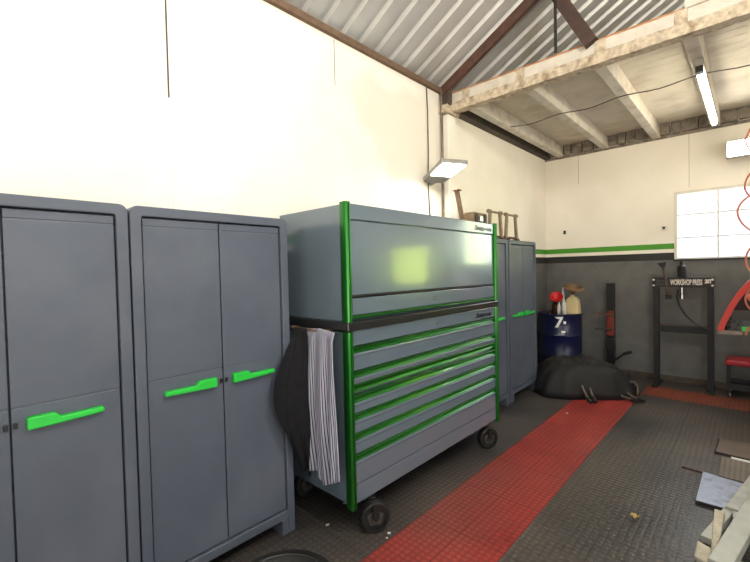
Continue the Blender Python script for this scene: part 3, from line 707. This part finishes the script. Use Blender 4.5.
MB().tube([(-1.10, 5.40, .06), (-1.085, 5.45, .13), (-1.05, 5.47, .165), (-1.01, 5.46, .165), (-.975, 5.42, .13), (-.965, 5.35, .05)], .013).build('loop_handle', M['steel'], fr, smooth=True)

# ------------------------------------------------------------------ workshop press
PY = 6.2
pr = thing('shop_press', 'black steel workshop press frame with white lettering, against the far wall under the window', 'press', (-.64, PY, 0))
for x in (-.905, -.372): MB().box(x-.030, x+.030, PY-.04, PY+.04, .02, 1.36).build('upright', M['darkmetal'], pr, bevel=.004)
for x in (-.905, -.372): MB().box(x-.032, x+.032, PY-.18, PY+.20, 0, .03).build('foot', M['darkmetal'], pr, bevel=.004)
hdr = MB().box(-.940, -.336, PY-.055, PY-.04, 1.245, 1.365).box(-.940, -.336, PY+.04, PY+.055, 1.245, 1.365).box(-.940, -.336, PY-.04, PY+.04, 1.345, 1.362).build('crossbeam', M['darkmetal'], pr, bevel=.003)
text_mesh('lettering', 'WORKSHOP PRESS', M['textw'], hdr, .09, (-.755, PY-.056, 1.277), (PI/2, 0, 0), .31, 0, .003)
text_mesh('lettering', '20T', M['textw'], hdr, .06, (-.425, PY-.056, 1.298), (PI/2, 0, 0), .07, .1, .004)
b = MB()
for k in range(4): b.box(-.90, -.765, PY-.0565, PY-.055, 1.272+k*.018, 1.279+k*.018)
sp = b.build('striped_panel', M['cable'], hdr)
for x in (-.925, -.352):
    for z in (1.268, 1.338): MB().lathe([(.013, 0), (.013, .008), (.006, .012)], (x, PY-.055, z), 10, (0, -1, 0)).build('bolt', M['textw'], hdr)
for y0 in (PY-.06, PY+.045): MB().box(-.90, -.38, y0, y0+.015, .69, .77).build('bed', M['darkmetal'], pr, bevel=.003)
rb = MB().box(-.86, -.40, PY-.045, PY+.045, .758, .775).build('bed_plate', M['rust'], pr, bevel=.003)
jk = MB().lathe([(.045, 1.36), (.045, 1.50), (.03, 1.515), (.022, 1.52), (.022, 1.545), (.012, 1.56)], (-.645, PY, 0), 20).build('ram_cylinder', M['darkmetal'], pr, smooth=True)
b = MB()
for k in range(6): b.lathe([(.046, 0), (.052, .006), (.046, .012)], (-.645, PY, 1.38+k*.022), 20)
b.build('ram_spring', M['darkmetal'], jk, smooth=True)
MB().lathe([(.03, 1.10), (.03, 1.16), (.022, 1.165), (.022, 1.25)], (-.645, PY, 0), 18).build('ram_piston', M['chrome'], pr, smooth=True)
MB().tube([(-.675, PY-.06, 1.22), (-.685, PY-.07, 1.12), (-.66, PY-.075, 1.02), (-.60, PY-.08, .91), (-.52, PY-.08, .82), (-.43, PY-.08, .765), (-.35, PY-.075, .745)], .011).build('hose', M['rubber'], pr, smooth=True)
hm = thing('lump_hammer', 'dark hammer hanging on the press crossbeam at its left, above the striped panel', 'hammer', (-.78, PY-.08, 1.1))
MB().tube([(-.825, PY-.075, 1.50), (-.80, PY-.08, 1.35), (-.77, PY-.08, 1.13)], [.016, .013, .015]).build('shaft', M['darkwood'], hm, smooth=True)
MB().prism([(-.885, PY-.10, 1.545), (-.79, PY-.10, 1.56), (-.80, PY-.10, 1.50), (-.835, PY-.10, 1.485)], (0, .05, 0)).build('head', M['darkmetal'], hm, bevel=.006)
MB().box(-.80, -.735, PY-.105, PY-.058, 1.10, 1.155).build('butt', M['darkmetal'], hm, bevel=.006)

# ------------------------------------------------------------------ right edge: red bodywork on a green edged bench, stool, hose
BY = 5.45
be = thing('workbench', 'dark bench end with green front edge, at right behind the coiled hose', 'bench', (.55, BY, 0))
MB().box(-.09, 1.4, BY, BY+.55, .845, .895).build('bench_top', M['darkmetal'], be, bevel=.004)
MB().box(-.09, 1.4, BY-.012, BY, .845, .892).build('edge_strip', M['greenedge'], be, bevel=.002)
for (x, y) in ((.35, BY+.04), (1.3, BY+.04), (.35, BY+.5), (1.3, BY+.5)): MB().box(x-.03, x+.03, y-.03, y+.03, 0, .845).build('leg', M['darkmetal'], be)
fe = thing('red_fender', 'red curved vehicle fender leaning on the bench end at the right edge', 'fender', (.15, BY+.05, .8))
ctrl = [(-.275, .85), (-.255, .92), (-.205, 1.055), (-.145, 1.185), (-.085, 1.285), (-.03, 1.355), (.05, 1.42), (.16, 1.47), (.30, 1.485), (.45, 1.45), (.58, 1.36), (.68, 1.22), (.74, 1.04), (.76, .90)]
outer = []
for i in range(len(ctrl)-1):
    p0, p1, p2, p3 = ctrl[max(i-1, 0)], ctrl[i], ctrl[i+1], ctrl[min(i+2, len(ctrl)-1)]
    for k in range(4):
        t = k/4; outer.append(tuple(.5*((2*p1[q])+(-p0[q]+p2[q])*t+(2*p0[q]-5*p1[q]+4*p2[q]-p3[q])*t*t+(-p0[q]+3*p1[q]-3*p2[q]+p3[q])*t**3) for q in (0, 1)))
outer.append(ctrl[-1]); inner = []; n = len(outer)-1
for i, (x, z) in enumerate(outer):
    a, c = V(outer[max(i-1, 0)]+(0,)), V(outer[min(i+1, n)]+(0,)); d = (c-a).normalized(); inner.append((x+d.y*.050, z-d.x*.050))
b = MB()
for i in range(n):
    b.prism([(outer[i][0], BY-.06, outer[i][1]), (outer[i+1][0], BY-.06, outer[i+1][1]), (inner[i+1][0], BY-.05, inner[i+1][1]), (inner[i][0], BY-.05, inner[i][1])], (0, .40, 0))
bmesh.ops.remove_doubles(b.bm, verts=b.bm.verts, dist=.0003)
b.build('arch', M['redgloss'], fe, smooth=True)
b = MB(); P = [(x, BY+.20, z) for x, z in inner if z > 1.02]; b.prism(P, (0, .03, 0)); b.build('inner_liner', M['maroon'], fe)
MB().lathe([(.05, 0), (.05, .03), (.02, .05)], (.0, BY-.03, 1.19), 18, (0, -1, 0)).build('marker_lamp', M['hose'], fe)
ck = thing('bench_clamp', 'black clamp with star knob beside the press at the end of the red fender', 'clamp', (-.19, BY, .85))
MB().box(-.28, -.085, BY-.02, BY+.06, .80, .845).build('clamp_bar', M['steel'], ck, bevel=.004)
MB().cyl((-.19, BY+.01, .845), (-.19, BY+.01, .985), .028, 12).cyl((-.22, BY, .91), (-.13, BY-.03, .91), .022, 12).build('clamp_screw', M['black_plastic'], ck)
b = MB(); kc = V((-.15, BY-.04, .905))
b.lathe([(.03, -.015), (.034, 0), (.03, .015)], kc, 16, (.3, -1, 0))
for k in range(6): a = k*PI/3; b.lathe([(.012, -.015), (.014, 0), (.012, .015)], kc+V((math.cos(a)*.04, 0, math.sin(a)*.04)), 10, (.3, -1, 0))
b.build('star_knob', M['black_plastic'], ck, smooth=True)
st = thing('roller_stool', 'low roller stool with red padded seat and black frame by the far wall', 'stool', (.02, 6.2, 0))
MB().box(-.235, .25, 6.02, 6.36, .375, .435).build('seat', M['cushion'], st, bevel=.02, seg=3)
for x in (-.215, .23):
    for y in (6.05, 6.33): MB().box(x-.013, x+.013, y-.013, y+.013, .07, .375).build('leg', M['darkmetal'], st)
MB().box(-.22, .235, 6.04, 6.34, .10, .125).box(-.22, .235, 6.04, 6.05, .125, .17).box(-.22, .235, 6.33, 6.34, .125, .17).build('tray', M['darkmetal'], st)
for x in (-.205, .22):
    for y in (6.06, 6.32): MB().lathe([(.03, -.012), (.036, -.008), (.036, .008), (.03, .012)], (x, y, .036), 16, (1, .3, 0)).cyl((x, y, .036), (x, y, .1), .008).build('caster', M['steel'], st, smooth=True)
hp = []; kz = (2.42, 2.08, 1.90, 1.54, 1.26, 1.0); kx = (.09, .095, .135, .09, .092, .09); kr = (.06, .055, .095, .055, .06, .05)
for i in range(251):
    f = i/250*4.999; k = int(f); q = f-k; a = f*2*PI-PI/2
    L_ = lambda t: t[k]*(1-q)+t[k+1]*q
    hp.append((.047+L_(kx)*math.sin(a), 4.0+.05*math.cos(a), L_(kz)-L_(kr)*math.cos(a)))
hp = [(.035, 4.0, 3.183), (.06, 4.0, 2.85), (.02, 4.02, 2.6)]+hp
tag(MB().tube(hp, .006, 8).build('air_hose', M['hose'], smooth=True, origin=(.035, 4.0, 3.183)), 'coiled orange air hose hanging from above at the right edge', 'hose')

# ------------------------------------------------------------------ loose plates and steel arms on the floor, right foreground
def plate(name, pts, z0, z1, top, label, cat='plate'):
    cx = sum(p[0] for p in pts)/len(pts); cy = sum(p[1] for p in pts)/len(pts)
    r = thing(name, label, cat, (cx, cy, z0))
    MB().prism([(x, y, z0) for x, y in pts], (0, 0, z1-z0-.002)).build('board', M['edge'], r, bevel=.002)
    MB().prism([(cx+(x-cx)*.965, cy+(y-cy)*.965, z1-.002) for x, y in pts], (0, 0, .003)).build('top_face', top, r)
plate('floor_plate', [(-.272, 3.735), (-.05, 3.69), (-.120, 3.24), (-.274, 3.235)], .003, .022, M['plate'], 'blue-grey metal plate with dark edges lying on the floor beside the steel arms')
plate('floor_plate', [(-.222, 4.53), (.35, 4.62), (.35, 4.17), (-.232, 4.20)], .003, .02, M['brownplate'], 'brown-grey board with dark rim on the floor behind the blue-grey plate')
tag(MB().box(-.185, .35, 3.76, 4.15, .001, .007).build('floor_plate', M['ribplate'], origin=(.08, 3.95, .001)), 'ribbed grey sheet lying between the blue-grey plate and the brown board', 'plate')
tag(MB().bar((-.13, 4.158, .012), (.35, 4.150, .012), .014, .012).build('edge_strip', M['white'], origin=(.1, 4.155, .006)), 'thin white strip painted in as the highlight along the brown board edge on the floor', 'strip')  # white bar stands in for the bright highlight on the edge
tag(MB().bar((-.395, 3.755, .006), (-.278, 3.745, .006), .012, .01).build('flat_bar', M['rust'], origin=(-.34, 3.75, 0)), 'short rusty flat bar on the floor left of the blue-grey plate', 'bar')
ra = thing('ramp_frame', 'grey steel ramp frame of flat arms lying on the floor at the right edge', 'ramp', (-.05, 3.0, 0))
MB().bar((-.095, 3.15, .055), (.03, 3.80, .065), .062, .05).build('arm', M['beamgrey'], ra, bevel=.004)
MB().bar((-.118, 2.45, .10), (.055, 3.50, .10), .088, .05).build('arm', M['beamgrey'], ra, bevel=.004)
MB().bar((-.19, 2.78, .03), (-.11, 3.16, .04), .05, .04).build('arm', M['beamgrey'], ra, bevel=.004)
for q in ((-.09, .0, 3.05, 3.13, .0, .075), (-.06, .06, 3.35, 3.42, 0, .075), (-.12, -.02, 2.55, 2.62, 0, .075), (-.03, .02, 3.72, 3.78, 0, .04)): MB().box(*q).build('cross_foot', M['beamgrey'], ra, bevel=.003)
tag(MB().prism([(-.168, 3.03, .076), (-.122, 3.02, .076), (-.135, 2.70, .0), (-.165, 2.69, .0)], (0, 0, .03)).build('wedge_block', M['block'], bevel=.006, origin=(-.14, 2.95, .0)), 'long worn cream wedge block lying along the steel ramp arm', 'block')
tag(MB().prism([(-.225, 2.76, .0), (-.165, 2.73, .0), (-.150, 2.56, .0), (-.225, 2.60, .0)], (0, 0, .03)).build('cream_block', M['block'], bevel=.008, origin=(-.19, 2.66, 0)), 'short worn cream block on the floor at the near end of the ramp frame', 'block')
# dry leaf
def leaf(u, v):
    a = (u-.5)*2; w = .022*math.sin(PI*(.05+.9*v))*(1+.35*math.sin(v*14)); return (-.552+.05*v, 2.80+w*a+.02*v, .012+.010*a*a+.006*math.sin(v*7))
b = MB(); b.grid(leaf, 6, 12); o = b.build('dry_leaf', M['leaf'], smooth='all', origin=(-.53, 2.8, .006), recalc=False); o.modifiers.new('thick', 'SOLIDIFY').thickness = .001
tag(o, 'curled yellow leaf on the grey floor in the middle', 'leaf')
# tyre lying flat, bottom left
ty = thing('tyre', 'black tyre lying flat in front of the cabinets, cut by the bottom edge', 'tyre', (-1.495, .96, 0))
MB().lathe([(.16, .02), (.20, .002), (.25, .004), (.268, .03), (.272, .085), (.268, .14), (.25, .166), (.215, .170), (.21, .165), (.20, .168), (.17, .155), (.158, .13), (.158, .03)], (-1.495, .96, 0), 56).build('tread_and_sidewall', M['tyre'], ty, smooth=True)
MB().lathe([(.155, .04), (.158, .13), (.150, .12), (.145, .06), (.05, .055), (.03, .07), (.001, .07)], (-1.495, .96, 0), 40).build('rim', M['steel'], ty, smooth=True)
# paint flakes
for (x, y) in ((-1.88, 1.545), (-1.97, 1.77), (-1.55, 1.73), (-1.53, 1.69), (-1.42, 4.4)):
    w = random.uniform(.006, .014); a = random.uniform(0, PI)
    p = [(x+w*math.cos(a+k*PI/2+random.uniform(-.3, .3)), y+w*1.2*math.sin(a+k*PI/2), .006) for k in range(4)]
    o = MB().prism(p, (0, 0, .002)).build('paint_flake', M['white'], origin=(x, y, .006)); tag(o, 'tiny white paint flake on the dark floor by the tool cabinet', 'debris', 'paint flakes on the floor')

# ------------------------------------------------------------------ light
w = bpy.data.worlds.new('World'); bpy.context.scene.world = w; w.use_nodes = True
nt = w.node_tree; nt.nodes.clear()
bg = nt.nodes.new('ShaderNodeBackground'); bg.inputs[0].default_value = (.93, .97, 1, 1); bg.inputs[1].default_value = 1.6
ow = nt.nodes.new('ShaderNodeOutputWorld'); nt.links.new(bg.outputs[0], ow.inputs[0])
def area(name, loc, target, sx, sy, power, col=(1, 1, 1)):
    l = bpy.data.lights.new(name, 'AREA'); l.shape = 'RECTANGLE'; l.size = sx; l.size_y = sy; l.energy = power; l.color = col
    o = bpy.data.objects.new(name, l); C.objects.link(o); o.location = loc
    o.rotation_euler = (V(target)-V(loc)).to_track_quat('-Z', 'Y').to_euler(); return o
def point(name, loc, power, r=.12, col=(1, .965, .91)):
    l = bpy.data.lights.new(name, 'POINT'); l.energy = power; l.shadow_soft_size = r; l.color = col
    o = bpy.data.objects.new(name, l); C.objects.link(o); o.location = loc; return o
sun = bpy.data.lights.new('sun', 'SUN'); sun.energy = 65; sun.angle = .01; sun.color = (1, .96, .88)
so = bpy.data.objects.new('sun', sun); C.objects.link(so); so.rotation_euler = V((.05, .5, -.87)).to_track_quat('-Z', 'Y').to_euler()
area('door_daylight', (XR-.05, 0, 1.7), (0, 0, 1.7), 4.2, 2.6, 45, (.93, .97, 1))
area('window_daylight', (-.1, YF-.06, 2.02), (-.1, 0, 1.6), 1.2, .8, 12, (.93, .97, 1))
area('high_fill', (-.6, .6, 3.7), (-2.3, .9, 2.4), .25, 1.5, 26, (1, .96, .89))  # unseen high fill added to brighten the left wall and cabinet tops
point('high_fill', (.7, 1.5, 3.45), 165)  # added omni fill without a fixture, lifts roof and upper walls
point('high_fill', (1.6, -.8, 3.9), 90)  # second added omni fill behind the camera, no fixture
area('floodlight_beam', (-2.07, 3.27, 2.42), (-1.6, 3.1, 0), .2, .2, 4, (1, .94, .82))

# ------------------------------------------------------------------ camera
F, PIT, ROLL, YAW = 406.0, math.radians(1.4177), math.radians(-1.3135), math.radians(-43.037)
fw = V((math.sin(YAW)*math.cos(PIT), math.cos(YAW)*math.cos(PIT), -math.sin(PIT)))
r = fw.cross(V((0, 0, 1))).normalized(); u = r.cross(fw)
r2 = r*math.cos(ROLL)+u*math.sin(ROLL); u2 = -r*math.sin(ROLL)+u*math.cos(ROLL)
cam = bpy.data.cameras.new('camera'); co = bpy.data.objects.new('camera', cam); C.objects.link(co)
co.matrix_world = Matrix(((r2.x, u2.x, -fw.x, 0), (r2.y, u2.y, -fw.y, 0), (r2.z, u2.z, -fw.z, 1.53), (0, 0, 0, 1)))
cam.sensor_fit = 'HORIZONTAL'; cam.sensor_width = 36; cam.lens = F/750*36; cam.clip_start = .02
sc = bpy.context.scene; sc.camera = co
sc.view_settings.view_transform = 'Standard'; sc.view_settings.look = 'None'; sc.view_settings.gamma = 1; sc.view_settings.use_curve_mapping = False
sc.view_settings.exposure = 0.0
